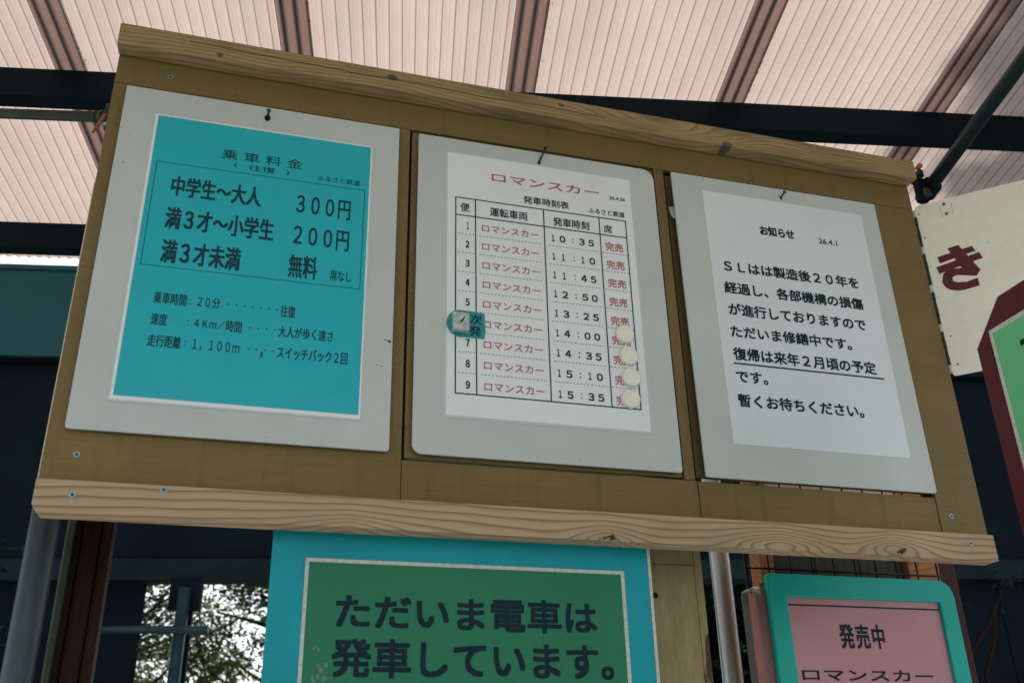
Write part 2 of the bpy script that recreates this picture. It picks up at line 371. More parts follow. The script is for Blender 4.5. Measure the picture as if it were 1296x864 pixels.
# leaf litter caught along the laps and scattered over the sheets
rl = random.Random(5); vs, fs = [], []
for k in range(-1, 6):
    xr = -.845 + .576 * k
    for i in range(170):
        x = xr + abs(rl.gauss(0, .006)) - .004; y = rl.uniform(-.8, 2.8); a = rl.uniform(0, 6.28); r = rl.uniform(.0015, .005); z = .009 + rl.uniform(0, .003); n0 = len(vs)
        for q in range(4): vs.append((x + r * math.cos(a + q * 1.57) * (1 if q % 2 else .5), y + r * math.sin(a + q * 1.57) * (1 if q % 2 else .5) * 1.6, z))
        fs.append((n0, n0 + 1, n0 + 2, n0 + 3))
o = mesh('leaf_litter', vs, fs, M['bark'], roof, local=True); o['kind'] = 'stuff'
# canopy pipes and clamps
def roofpt(u, s, n): return EYE + N * H0 + L * u + D * s + N * n
t = empty('scaffold_pipe', (1.72, 1.86, 2.9544), 'dull teal pipe running up from the clamp at the right end of the upper beam', 'pipe')
e0 = Vector((1.7156, 1.82, 2.957)); e1 = e0 - D * 3.2 + Vector((0, 0, .03))
cyl('tube', e0, e1, .0176, M['galv_dark'], t, 24)
cl = empty('pipe_clamp', (1.70, 1.76, 2.95), 'dark rusty pipe coupler with bolts at the right end of the upper beam', 'clamp')
c0 = e0 - D * .045
cyl('collar', c0 - D * .019, c0 + D * .019, .0255, M['black_steel'], cl, 20)
cyl('collar', c0 - D * .012 + Vector((-.03, 0, .03)), c0 + D * .02 + Vector((-.03, 0, .03)), .011, M['black_steel'], cl, 8)
cyl('bolt', c0 + Vector((-.035, -.01, -.035)), c0 + Vector((-.028, -.01, .052)), .005, M['nail'], cl, 8)
cyl('nut', c0 + Vector((-.029, -.01, .028)), c0 + Vector((-.028, -.01, .043)), .0105, M['nail'], cl, 6)
box('hinge_plate', c0.x - .045, c0.x - .018, c0.y - .016, c0.y + .006, c0.z - .05, c0.z + .018, M['black_steel'], cl, bv=.002)
box('lug', c0.x - .04, c0.x - .024, c0.y - .03, c0.y - .017, c0.z - .045, c0.z - .02, M['nail'], cl, bv=.002)
sp_ = empty('wood_splinter', (1.66, 1.75, 2.985), 'small pale orange scrap of wood wedged above the right clamp', 'wood scrap')
mesh('scrap', [(1.643, 1.74, 2.990), (1.668, 1.74, 2.996), (1.676, 1.745, 3.013), (1.668, 1.75, 3.018), (1.655, 1.75, 3.003), (1.65, 1.757, 2.995)], [(0, 1, 2, 3, 4), (0, 4, 5), (1, 5, 2), (0, 5, 1), (2, 5, 4, 3)], M['orange_wood'], sp_)
t = empty('horizontal_pipe', (-.36, 2.0, 2.95), 'dull pipe hanging under the black purlin left of the notice panel', 'pipe')
pa = Vector((-.345, 1.99, 2.947)); pb = Vector((-1.25, 2.62, 3.285))
cyl('tube', pa, pb, .0125, M['pipe_olive'], t, 20, r1=.0125)
cyl('end_ring', pa + (pb - pa).normalized() * .012, pa + (pb - pa).normalized() * .02, .0165, M['pipe_olive'], t, 20)
cyl('end_ring', pa + (pb - pa).normalized() * .034, pa + (pb - pa).normalized() * .038, .0145, M['pipe_olive'], t, 20)
cl = empty('left_pipe_clamp', (-.35, 1.97, 2.93), 'small dark clamp gripping the pipe end at the upper left of the panel', 'clamp')
cl.name = 'pipe_clamp'; ORG[cl.name] = Vector((-.35, 1.97, 2.93))
box('hinge_plate', -.352, -.322, 1.965, 1.985, 2.925, 2.968, M['nail'], cl, bv=.003)
cyl('bolt', (-.343, 1.96, 2.89), (-.337, 1.96, 2.935), .004, M['nail'], cl, 8)
cyl('nut', (-.343, 1.96, 2.898), (-.343, 1.96, 2.907), .008, M['galv'], cl, 6)
mesh('tie_strap', [(-.352, 1.95, 2.925), (-.343, 1.95, 2.927), (-.353, 1.955, 2.895), (-.363, 1.952, 2.87), (-.368, 1.95, 2.87)], [(0, 1, 2, 3, 4)], M['orange_wood'], cl)

# ------------------------------------------------------------------ notice panel
pn = empty('notice_panel', (PX, 1.66, PZ), 'long brown plywood notice panel framed by two pale timber beams', 'notice panel')
Y0 = 1.660
def panel_piece(x0, x1, z0, z1, y=Y0, mat=None, name='plywood_board', t_=.011):
    return box(name, x0, x1, y, y + t_, z0, z1, mat or M['brown'], pn, bv=.0007)
panel_piece(-.290, 1.531, 2.7925, 2.895)                      # top strip
panel_piece(-.290, .2932, 1.94, 2.7915)                       # left sheet
panel_piece(.2945, .8735, 1.94, 2.066)                        # lower rail, middle
panel_piece(.8755, 1.4165, 1.94, 2.0655)                       # lower rail, right
panel_piece(1.4195, 1.530, 1.94, 2.7915)                      # right stile
panel_piece(.8470, .8700, 2.067, 2.7915)                      # stile between the hatches
panel_piece(.2985, .8435, 2.071, 2.7855, Y0 + .0015, name='hatch_door')
panel_piece(.8780, 1.4150, 2.0775, 2.7855, Y0 + .010, M['brown_in'], name='hatch_door')
o = box('edge_band', -.2920, -.2904, Y0 + .001, Y0 + .010, 1.985, 2.56, M['pale_edge'], pn); o['label'] = 'pale lit edge of the plywood'
# battens at the back
for (x0, x1, z0, z1) in ((-.27, 1.51, 2.80, 2.85), (-.27, 1.51, 1.95, 1.995), (-.27, -.22, 1.996, 2.799), (.255, .305, 1.996, 2.799), (.836, .886, 1.996, 2.799), (1.43, 1.48, 1.996, 2.799)):
    box('batten', x0, x1, Y0 + .0225, Y0 + .05, z0, z1, M['post_dark'], pn)
bt = box('beam', -.292, 1.532, 1.6215, 1.6594, 2.8585, 2.909, M['beam_top'], pn, bv=.003)
bt['label'] = 'weathered upper beam with knots and a long crack'
# lower beam with its lower left corner cut off
x0, x1, z0, z1 = -.286, 1.505, 1.928, 1.981
bl_ = prism('beam', [(x0 + .010, z0), (x1, z0), (x1, z1), (x0, z1), (x0, z0 + .011)], xz(1.618), .0414, M['beam_low'], pn)
bevel(bl_, .0014, 2); bl_['label'] = 'pale lower beam with strong cathedral grain'
# long drying crack in the upper beam
random.seed(3); pts = []; zc = 2.893
for i in range(70):
    x = -.16 + i * .0128; zc += random.uniform(-.0016, .0011) - .00012; zc = max(2.872, min(2.9, zc)); pts.append((x, zc))
vs, fs = [], []
for i, (x, z) in enumerate(pts):
    w = .0008 * (1 - abs(i / 69 - .35)) + .0002; vs += [(x, 1.6213, z - w), (x, 1.6213, z + w)]
for i in range(len(pts) - 1): fs.append((2 * i, 2 * i + 2, 2 * i + 3, 2 * i + 1))
mesh('crack', vs, fs, M['hole'], pn)
# screws
def screw(x, z, y=Y0, r=.0058):
    s = cyl('screw', (x, y + .002, z), (x, y - .0014, z), r, M['screw'], pn, 16, r1=r * .86)
    bars('screw_slot', [(x - r * .42, x + r * .42, z - r * .13, z + r * .13), (x - r * .13, x + r * .13, z + r * .131, z + r * .42), (x - r * .13, x + r * .13, z - r * .42, z - r * .131)], y - .0016, M['hole'], s)
for x, z in ((-.190, 2.825), (1.409, 2.817), (-.240, 2.036), (1.449, 2.028)): screw(x, z, r=.0064)
for x, z in ((-.230, 1.957), (-.0965, 1.973), (1.445, 1.9605)): screw(x, z, 1.618, .0068)
# bent nails under the lower beam
for x, z in ((.668, 1.930), (1.275, 1.934)):
    o = cyl('nail', (x, 1.62, z), (x - .004, 1.597, z + .003), .0016, M['nail'], pn, 8)
    cyl('nail_tip', (x - .004, 1.597, z + .003), (x - .022, 1.600, z - .004), .0016, M['nail'], o, 8)
    cyl('nail_head', (x + .004, 1.6175, z + .004), (x + .004, 1.614, z + .004), .0042, M['nail'], o, 8)
# transparent hook in the recess
o = mesh('plastic_hook', [(.8795, 1.6685, 2.700), (.8905, 1.6685, 2.704), (.892, 1.662, 2.685), (.889, 1.658, 2.668), (.883, 1.658, 2.664), (.8795, 1.662, 2.675)], [(0, 1, 2, 3, 4, 5)], M['film'], pn)

# ------------------------------------------------------------------ boards hung on the panel
YB = 1.6485        # board face
def hung_board(name, label, x0, x1, z0, z1, radii, sk=(0, 0), mat='board'):
    t = empty(name, ((x0 + x1) / 2, YB, z0), label, 'notice board')
    pts = rrect(x0, x1, z0, z1, radii)
    pts = [(a + sk[0] * (b - z0), b) for a, b in pts]
    o = prism('board', pts, xz(YB), .0045, M[mat], t); bevel(o, .0006, 1)
    return t
# --- fare board
fb = hung_board('fare_board', 'grey white board with the cyan fare sheet, leftmost on the brown panel', -.2640, .2690, 2.0760, 2.7810, (.006, .006, .002, .002))
fs_ = box('fare_sheet', -.2060, .2175, YB - .0012, YB - .0001, 2.1290, 2.7250, M['film'], fb); ORG[fs_.name] = ORG[fb.name]
bars('white_margin', [(-.2035, .2145, 2.1325, 2.7235)], YB - .0014, M['paper'], fs_)
bars('cyan_field', [(-.1985, .2115, 2.1395, 2.7205)], YB - .0017, M['cyan'], fs_)
bars('printed_rule', frame_rects(-.1890, .2035, 2.3920, 2.6155, .0011), YB - .0020, M['ink_soft'], fs_)
yt = YB - .0020
for s, a, b_, c, d, bo, sp in [
    ('乗車料金', -.0737, .0789, 2.6420, 2.6652, .006, 1.62), ('往復', -.0228, .0284, 2.6236, 2.6375, .004, 1.0), ('(', -.0489, -.0433, 2.6245, 2.6374, 0, 1), (')', .0478, .0547, 2.6242, 2.6368, 0, 1),
    ('ふるさと鉄道', .1094, .1934, 2.6236, 2.6363, .008, 1.0), ('中学生～大人', -.1574, .0071, 2.5435, 2.5891, .018, 1), ('３００円', .0730, .1776, 2.5400, 2.5851, .012, 1),
    ('満３才～小学生', -.1595, .0366, 2.4721, 2.5200, .018, 1), ('２００円', .0723, .1780, 2.4700, 2.5155, .012, 1), ('満３才未満', -.1583, -.0181, 2.4005, 2.4499, .018, 1),
    ('無料', .0680, .1217, 2.4005, 2.4510, .013, 1), ('席なし', .1459, .1860, 2.4043, 2.4272, .008, 1),
    ('乗車時間', -.1584, -.1023, 2.3177, 2.3416, .010, 1), ('２０分', -.0845, -.0451, 2.3195, 2.3410, .010, 1), ('往復', .0612, .0881, 2.3171, 2.3417, .010, 1),
    ('速度', -.1577, -.1305, 2.2759, 2.2993, .010, 1), ('４Ｋｍ／', -.0849, -.0326, 2.2781, 2.2969, .010, 1), ('時間', -.0310, -.0035, 2.2763, 2.2995, .010, 1), ('大人が歩く速さ', .0604, .1590, 2.2763, 2.2995, .010, 1),
    ('走行距離', -.1579, -.1026, 2.2340, 2.2578, .010, 1), ('１，１００ｍ', -.0835, -.0033, 2.2345, 2.2566, .008, 1), ('スイッチバック２回', .0615, .1873, 2.2342, 2.2581, .010, 1)]:
    letters(s, a, b_, c, d, yt, M['ink_soft'], fs_, bo, sp)
dots = []
for z in (2.3273, 2.2851, 2.2451):
    for dz in (-.0045, .0035): dots.append((-.0965, -.0945, z + dz, z + dz + .002))
for n, z, x0 in ((7, 2.331, -.0325), (4, 2.289, .0093), (4, 2.2477, .0102)):
    for i in range(n): dots.append((x0 + i * .0144, x0 + i * .0144 + .0026, z - .0013, z + .0013))
bars('printed_dots', dots, yt, M['ink_soft'], fs_)
def hang_hole(t, x, z, r=.008, tilt=(.004, .012)):
    pts = [(x + r * .75 * math.cos(a), z - .003 + r * math.sin(a)) for a in [2 * math.pi * i / 14 for i in range(14)]]
    mesh('hanging_hole', [(a, YB - .0003, b) for a, b in pts], [tuple(range(14))], M['hole'], t)
    o = cyl('nail', (x, YB + .003, z - .002), (x + tilt[0], YB - .016, z + tilt[1]), .0022, M['nail'], t, 10)
    cyl('nail_head', (x + tilt[0], YB - .016, z + tilt[1]), (x + tilt[0] * 1.1, YB - .0175, z + tilt[1] * 1.1), .0046, M['nail'], o, 10)
hang_hole(fb, .003, 2.758, .008, (.001, .003))
bars('scuff', [(.0335, .037, 2.232, 2.244)], yt - .0002, M['nail'], fs_)
bars('scuff', [(.253, .2655, 2.292, 2.2935), (.260, .2665, 2.2885, 2.2915)], YB - .0002, M['nail'], fb)
bars('scuff', [(.240, .2435, 2.2405, 2.242), (.248, .252, 2.238, 2.2395), (-.249, -.246, 2.602, 2.604)], YB - .0002, M['nail'], fb)

# --- timetable board
tb = hung_board('timetable_board', 'rounded grey board with the white train timetable, middle one on the brown panel', .3100, .8390, 2.0760, 2.7770, (.018, .006, .026, .003))
tl = prism('laminate_sheet', rrect(.3660, .7840, 2.1490, 2.7440, (.004, .004, .004, .004)), xz(YB - .0009), .0008, M['film'], tb); ORG[tl.name] = ORG[tb.name]
bars('timetable_paper', [(.3715, .7790, 2.1540, 2.7400)], YB - .0012, M['paper'], tl)
yt = YB - .0016
TX0, C1, C2, C3, TX1 = .3875, .4300, .5770, .7010, .7630
ZT, ZH, ZB = 2.6325, 2.5895, 2.1975; pit = (ZH - ZB) / 9; w = .0026
rules = frame_rects(TX0, TX1, ZB, ZT, w) + [(TX0 + w, TX1 - w, ZH - w / 2, ZH + w / 2)]
for c in (C1, C2, C3): rules += [(c - w / 2, c + w / 2, ZB + w, ZH - w / 2), (c - w / 2, c + w / 2, ZH + w / 2, ZT - w)]
for i in range(1, 9):
    z = ZH - pit * i; x = TX0 + .006
    while x < TX1 - .006:
        if all(abs(x + .002 - c) > .004 for c in (C1, C2, C3)): rules.append((x, x + .0042, z - .0006, z + .0006))
        x += .0074
bars('table_rules', rules, yt, M['ink_soft'], tl)
for s, a, b_, c, d, mm, bo in [('ロマンスカー', .4655, .7054, 2.6830, 2.7040, 'ink_red', .012), ('26.4.26', .7284, .7652, 2.6815, 2.6905, 'ink', .02), ('発車時刻表', .5337, .6345, 2.6400, 2.6591, 'ink', .014),
    ('ふるさと鉄道', .6786, .7610, 2.6391, 2.6533, 'ink', .014), ('便', .3985, .4180, 2.5985, 2.6195, 'ink', .012), ('運転車両', .4604, .5417, 2.5965, 2.6184, 'ink', .014),
    ('発車時刻', .5973, .6779, 2.5945, 2.6165, 'ink', .014), ('席', .7102, .7298, 2.5950, 2.6155, 'ink', .012)]:
    letters(s, a, b_, c, d, yt, M[mm], tl, bo)
times = ['1035', '1110', '1145', '1250', '1325', '1400', '1435', '1510', '1535']
fw = dict(zip('0123456789', '０１２３４５６７８９'))
for i, tm in enumerate(times):
    dz = -pit * i
    if i != 5: letters(fw[str(i + 1)], .4115 if i == 0 else .4085, .4165 if i == 0 else .4175, 2.5575 + dz, 2.5741 + dz, yt, M['ink'], tl, .03)
    letters('ロマンスカー', .4430 + i * .0002, .5640, 2.5572 + dz, 2.5745 + dz, yt, M['ink_red'], tl, .010)
    for ch, cx in zip(tm, (.5956, .6161, .6590, .6795)):
        hw = .0033 if ch == '1' else .0066
        letters(fw[ch], cx - hw, cx + hw, 2.5560 + dz, 2.5725 + dz, yt, M['ink'], tl, .03)
    cz = 2.5642 + dz
    dd = [(.6379, .6405, cz + .0026, cz + .0054), (.6379, .6405, cz - .0054, cz - .0026)]
    if i == 6: dd.append((.6378, .6390, cz - .0078, cz - .0053))
    bars('printed_dots', dd, yt, M['ink'], tl)
    letters('完売', .7109, .7514, 2.5515 + dz, 2.5725 + dz, yt, M['ink_red'], tl, .014)
hang_hole(tb, .572, 2.752, .005, (.010, .026))

# --- repair notice board
nb = hung_board('repair_notice_board', 'grey board with the long printed repair notice, rightmost on the brown panel', .8880, 1.4170, 2.0715, 2.7820, (.004, .008, .004, .003), (-.006, 0))
nl = box('notice_sheet', .9560, 1.3680, YB - .0010, YB - .0001, 2.1440, 2.7440, M['paper_cool'], nb); ORG[nl.name] = ORG[nb.name]
for s, a, b_, c, d, bo in [('お知らせ', 1.0883, 1.1765, 2.6467, 2.6729, .03), ('26.4.1', 1.2381, 1.2861, 2.6465, 2.6610, .012), ('ＳＬはは製造後２０年を', .9852, 1.3235, 2.5395, 2.5690, .022), ('経過し、各部機構の損傷', .9797, 1.3249, 2.4857, 2.5154, .022),
    ('が進行しておりますので', .9830, 1.3207, 2.4335, 2.4635, .022), ('ただいま修繕中です。', .9814, 1.2745, 2.3814, 2.4105, .022), ('復帰は来年２月頃の予定', .9805, 1.3257, 2.3290, 2.3592, .022),
    ('です。', .9803, 1.0543, 2.2786, 2.3060, .022), ('暫くお待ちください。', .9776, 1.2735, 2.2245, 2.2540, .022)]:
    letters(s, a, b_, c, d, YB - .0015, M['ink'], nl, bo)
bars('underline', [(.9793, 1.3412, 2.3198, 2.3232)], YB - .0015, M['ink'], nl)
hang_hole(nb, 1.158, 2.760, .0045, (.001, .003))

# ------------------------------------------------------------------ magnets on the timetable
mg_lab = ['cream round magnet beside the 14:00 row, topmost of four', 'cream round magnet beside the 14;35 row, second from the top of four',
          'cream round magnet beside the 15:10 row, third from the top of four', 'cream round magnet beside the 15:35 row, bottom one of four']
prof = [(0, -.0060), (.0185, -.0060), (.0200, -.0050), (.0205, -.002), (.0200, 0)]
vs, fs = [], []; n = 28
for r, y in prof[1:]:
    for i in range(n): a = 2 * math.pi * i / n; vs.append((r * math.cos(a), y, r * math.sin(a)))
fs.append(tuple(range(n)))
for k in range(len(prof) - 2):
    for i in range(n): fs.append((k * n + i, k * n + (i + 1) % n, (k + 1) * n + (i + 1) % n, (k + 1) * n + i))
mg = None
for lab, (x, z) in zip(mg_lab, ((.7385, 2.3585), (.7435, 2.311), (.7450, 2.2645), (.7400, 2.2185))):
    if mg is None: mg = mesh('round_magnet', vs, fs, M['magnet'], smooth=True); o = mg
    else: o = link(mg.copy())
    o.data.polygons[0].use_smooth = False
    o.location = (x, YB - .0018, z); o['label'] = lab; o['category'] = 'magnet'; o['group'] = 'cream magnets on the timetable'
nm = empty('next_train_marker', (.409, YB - .002, 2.315), 'teal marker plate with a steel magnet block pointing at the sixth departure', 'marker')
pl = [(.4000 - .029 * math.sin(R(a)), 2.3435 + .029 * math.cos(R(a))) for a in range(10, 171, 16)] + [(.4455, 2.3155), (.4480, 2.330), (.4465, 2.369), (.4300, 2.3715)]
o = prism('plate', pl, xz(YB - .0032), .0014, M['teal_mag'], nm)
o = box('magnet_block', .3800, .4120, YB - .0200, YB - .0033, 2.3215, 2.3590, M['steel_mag'], nm, bv=.002)
ORG[o.name] = ORG[nm.name]
mesh('gouge', [(.3925, YB - .0202, 2.338), (.397, YB - .0202, 2.336), (.402, YB - .0202, 2.345), (.405, YB - .0202, 2.353), (.4, YB - .0202, 2.3475)], [(0, 1, 2, 3, 4)], M['nail'], o)
letters('次', .4170, .4410, 2.3440, 2.3655, YB - .0034, M['ink'], nm, .012)
letters('発', .4165, .4395, 2.3190, 2.3405, YB - .0034, M['ink'], nm, .012)

# ------------------------------------------------------------------ below the panel: blue sign
bs = empty('blue_sign', (.424, 1.675, .95), 'blue board with a big green departure notice under the brown panel', 'sign')
o = box('board', .0830, .7610, 1.6750, 1.6850, .95, 1.960, M['blue'], bs, bv=.001)
box('edge_strip', .7614, .7675, 1.6740, 1.6860, .95, 1.958, M['white_edge'], bs, bv=.0008)
gs = box('green_sheet', .1390, .7130, 1.6741, 1.6749, 1.02, 1.8880, M['white_edge'], bs); ORG[gs.name] = ORG[bs.name]
bars('green_field', [(.1450, .7060, 1.027, 1.8815)], 1.6738, M['green'], gs)
letters('ただいま電車は', .1925, .6555, 1.7730, 1.8320, 1.6734, M['ink'], gs, .024)
letters('発車しています。', .1888, .6818, 1.6960, 1.7595, 1.6734, M['ink'], gs, .024)
rr_ = random.Random(8); vs, fs = [], []
for i in range(9):
    cx, cz = .158 + rr_.uniform(0, .026), 1.700 + rr_.uniform(-.012, .045); n0 = len(vs); kk = 7
    for q in range(kk):
        a = 2 * math.pi * q / kk; r = rr_.uniform(.002, .0055); vs.append((cx + r * math.cos(a), 1.67355, cz + 1.3 * r * math.sin(a)))
    fs.append(tuple(range(n0, n0 + kk)))
o = mesh('tape_residue', vs, fs, M['residue'], gs); o['kind'] = 'stuff'
bars('scuff', [(-.0600, -.0520, 2.0215, 2.0225), (-.0590, -.0510, 2.0125, 2.0133), (-.0605, -.0595, 2.0150, 2.0195), (-.0540, -.0530, 2.0060, 2.0100)], Y0 - .0004, M['residue'], pn)
# olive post, galvanised pole, left pole, dark post
t = empty('plywood_post', (.88, 1.8, 0), 'weathered olive brown box post between the blue sign and the bare steel pole', 'post')
box('plank', .8250, .9185, 1.800, 1.816, 0, 1.9345, M['post_olive'], t, bv=.0006)
box('plank', .8250, .9185, 1.800, 1.816, 1.9360, 2.86, M['post_olive'], t, bv=.0006)
box('plank', .9200, .9370, 1.801, 1.905, 0, 2.86, M['post_olive'], t, bv=.0006)
box('plank', .8255, .8420, 1.8165, 1.905, 0, 2.86, M['post_olive'], t)
cyl('nail_hole', (.829, 1.8005, 1.872), (.829, 1.7985, 1.872), .006, M['hole'], t, 10)
t = empty('steel_pole', (1.1965, 2.2, 0), 'bare galvanised pole between the olive post and the turquoise framed sign', 'pole')
cyl('tube', (1.1965, 2.2, 0), (1.1965, 2.2, 2.86), .0245, M['galv'], t, 32)
cyl('base_flange', (1.1965, 2.2, 0), (1.1965, 2.2, .008), .06, M['galv'], t, 24)
t = empty('steel_pole', (-.290, 1.79, 0), 'galvanised pole under the left end of the lower beam', 'pole')
ORG[t.name] = Vector((-.290, 1.79, 0))
cyl('tube', (-.289, 1.79, 0), (-.289, 1.79, 2.6), .0243, M['galv_dim'], t, 32)
cyl('base_flange', (-.289, 1.79, 0), (-.289, 1.79, .008), .06, M['galv'], t, 24)
t = empty('dark_timber_post', (-.235, 1.88, 0), 'dark brown timber post beside the left galvanised pole', 'post')
box('plank', -.262, -.238, 1.862, 1.90, 0, 2.84, M['post_dark'], t, bv=.003)
box('plank', -.2365, -.205, 1.855, 1.96, 0, 2.84, M['post_dark'], t, bv=.004)
box('plank', -.2035, -.186, 1.85, 1.905, 0, 2.84, M['post_dark'], t, bv=.003)
cyl('lit_edge_tube', (-.2555, 1.853, 1.60), (-.2555, 1.853, 2.84), .0075, M['pipe_olive'], t, 14)  # thin tube standing in for the lit edge of a plank

# ------------------------------------------------------------------ wire grid, orange posts, pink framed sign
gr = empty('wire_grid', (1.45, 2.05, 1.0), 'black wire display grid behind the turquoise framed sign', 'display grid')
o = None
for i in range(10):
    x = 1.182 + i * .0588
    cyl('wire', (x, 2.05, 1.0), (x, 2.05, 2.24), .0022 if i else .0042, M['wire'], gr, 8)
for i in range(7):
    z = 1.9946 - .18 * i if i else 1.9946
    cyl('wire', (1.18, 2.0455, z), (1.715, 2.0455, z), .0024, M['wire'], gr, 8)
cyl('wire', (1.18, 2.0455, 2.24), (1.715, 2.0455, 2.24), .004, M['wire'], gr, 8)
for x0, x1, lab in ((1.250, 1.288, 'narrow orange wood post behind the left corner of the turquoise sign'), (1.669, 1.760, 'broad orange wood post behind the right corner of the turquoise sign')):
    t = empty('orange_wood_post', ((x0 + x1) / 2, 2.1, 0), lab, 'post', 'orange posts behind the wire grid')
    box('timber', x0, x1, 2.10, 2.15, 0, 2.9, M['orange_wood'], t, bv=.003)
    cyl('staple', (x0 + .01, 2.098, 2.05), (x1 - .008, 2.098, 2.045), .0015, M['nail'], t, 6)
t = empty('board_screen', (1.48, 2.12, 0), 'dark brown board screen between the two orange posts', 'screen')
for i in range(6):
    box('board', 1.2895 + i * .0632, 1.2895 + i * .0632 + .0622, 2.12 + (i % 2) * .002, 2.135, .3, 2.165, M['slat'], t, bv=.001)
t = empty('pale_rail', (1.48, 2.1, 2.18), 'pale pink rail glimpsed through the gap under the right notice board', 'rail')
box('rail', 1.290, 1.667, 2.102, 2.118, 2.185, 2.262, M['pink_rail'], t, bv=.002)
t = empty('maroon_post', (1.83, 2.16, 0), 'dark maroon post right of the broad orange post', 'post')
box('timber', 1.775, 1.86, 2.16, 2.22, 0, 2.9, M['maroon_wood'], t, bv=.003)
fr = empty('framed_sign', (1.438, 1.98, 1.25), 'turquoise plastic framed sign with a pink sheet at the lower right', 'sign')
def frame_mesh(o_, i_, y0, y1):
    n = len(o_); vs = [(a, y0, b) for a, b in o_] + [(a, y0, b) for a, b in i_] + [(a, y1, b) for a, b in o_] + [(a, y1, b) for a, b in i_]
    fs = []
    for i in range(n):
        j = (i + 1) % n
        fs += [(i, j, n + j, n + i), (2 * n + i, 3 * n + i, 3 * n + j, 2 * n + j), (i, 2 * n + i, 2 * n + j, j), (n + i, n + j, 3 * n + j, 3 * n + i)]
    return vs, fs
vs, fs = frame_mesh(rrect(1.1900, 1.6880, 1.25, 1.9700, (.03, .03, .040, .012)), rrect(1.2365, 1.6430, 1.30, 1.9180, (.002, .002, .002, .002)), 1.980, 1.997)
o = mesh('frame', vs, fs, M['teal_frame'], fr); bevel(o, .0035, 3)
pk = box('pink_sheet', 1.2340, 1.6460, 1.9885, 1.9895, 1.29, 1.9210, M['pink'], fr); ORG[pk.name] = ORG[fr.name]
bars('printed_rule', [(1.2372, 1.6425, 1.9000, 1.9035)], 1.9881, M['ink'], pk)
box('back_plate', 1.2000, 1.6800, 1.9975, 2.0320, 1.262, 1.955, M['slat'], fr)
letters('発売中', 1.3603, 1.4796, 1.8080, 1.8640, 1.9880, M['ink'], pk, .02, 1.2)
letters('ロマンスカー', 1.2506, 1.5899, 1.7390, 1.7640, 1.9880, M['ink'], pk, .022)
lh = empty('leaflet_holder', (1.17, 2.01, 1.25), 'clear acrylic leaflet box on the left side of the turquoise framed sign', 'leaflet holder')
vs, fs = frame_mesh(rrect(1.1500, 1.1970, 1.25, 1.9400, (.006, .004, .004, .014)), rrect(1.1515, 1.1955, 1.2515, 1.9385, (.005, .003, .003, .0125)), 1.997, 2.034)
mesh('casing', vs, fs, M['acrylic'], lh)
prism('front_panel', rrect(1.1500, 1.1970, 1.25, 1.9400, (.006, .004, .004, .014)), xz(1.9945), .002, M['acrylic'], lh)
box('edge_bead', 1.1490, 1.1512, 1.9925, 1.9960, 1.262, 1.928, M['pink_stack'], lh)
lf = empty('pink_leaflets', (1.18, 2.01, 1.255), 'stack of pink leaflets standing in the clear acrylic box', 'leaflets')
for i in range(4): box('leaflet', 1.1665 + i * .0068, 1.1665 + i * .0068 + .0056, 2.000, 2.030, 1.255, 1.928 - .004 * (i % 3), M['pink_stack'], lf)

# ------------------------------------------------------------------ right: white hinged sign and maroon board
A0 = Vector((1.5340, 1.66, 0)); dv = Vector((.6606, -.7507, 0)); nv = Vector((dv.y, -dv.x, 0))
if nv.dot(-A0) < 0: nv = -nv
def kf(y): return lambda a, b, d: tuple(A0 + dv * a - nv * (d + y) + Vector((0, 0, b)))
ks = empty('hinged_sign', (1.5340, 1.66, 2.352), 'stained white metal sign with one maroon character, hinged at the right edge of the panel', 'sign')
pts = rrect(.002, .62, 2.352, 2.802, (.008, .01, .01, .012)); pts = [(a, b - (.065 * a if b > 2.6 else .02 * a)) for a, b in pts]
o = prism('plate', pts, kf(0), .002, M['white_plate'], ks); bevel(o, .0004, 1)
kv, kfc = [], []
for q, pl_ in enumerate([[(.0271, 2.6509), (.1043, 2.6559), (.1089, 2.6414), (.0296, 2.6334)], [(.0198, 2.626), (.1157, 2.6356), (.1207, 2.6188), (.0229, 2.6073)],
    [(.0523, 2.6664), (.0769, 2.6676), (.1096, 2.5911), (.0985, 2.5786), (.0741, 2.6026)],
    [(.075, 2.6069), (.051, 2.6117), (.0390, 2.6095), (.0312, 2.6046), (.0251, 2.5861), (.0265, 2.5770), (.0303, 2.5688), (.0370, 2.5615), (.0448, 2.5569), (.0560, 2.5530), (.0675, 2.5516), (.1002, 2.5529), (.0997, 2.573), (.076, 2.5701), (.0578, 2.5741), (.0500, 2.5790), (.0477, 2.5831), (.0480, 2.5870), (.0497, 2.5906), (.0540, 2.5925), (.0615, 2.5921), (.0985, 2.5786), (.0944, 2.5902)]]):
    n0 = len(kv); kv += [kf(-.0004 - .00004 * q)(a, b, 0) for a, b in pl_]; kfc.append(tuple(range(n0, n0 + len(pl_))))
mesh('lettering', kv, kfc, M['maroon'], ks)
for a, z, r in ((.068, 2.784, .0035), (.069, 2.757, .0035), (.010, 2.777, .0016), (.011, 2.709, .0018), (.016, 2.448, .0018), (.017, 2.378, .0022)):
    pr = [(a + r * math.cos(2 * math.pi * i / 10), z + r * math.sin(2 * math.pi * i / 10)) for i in range(10)]
    prism('rivet', pr, kf(-.0012), .0012, M['nail'], ks)
for a in (.058, .083):
    bars('scratch', [(a, a + .0008, 2.752, 2.783), (a - .004, a - .0002, 2.7515, 2.7523)], 0, M['post_olive'], ks, fn=kf(-.0004))
zz = 2.360; i = 0
while zz < 2.79:
    hp = A0 + nv * .001; cyl('hinge_knuckle', (hp.x, hp.y, zz), (hp.x, hp.y, zz + .019), .0036 if i % 2 else .0031, M['galv_dark'] if (i * 7) % 5 else M['white_edge'], ks, 10)
    zz += .0205; i += 1
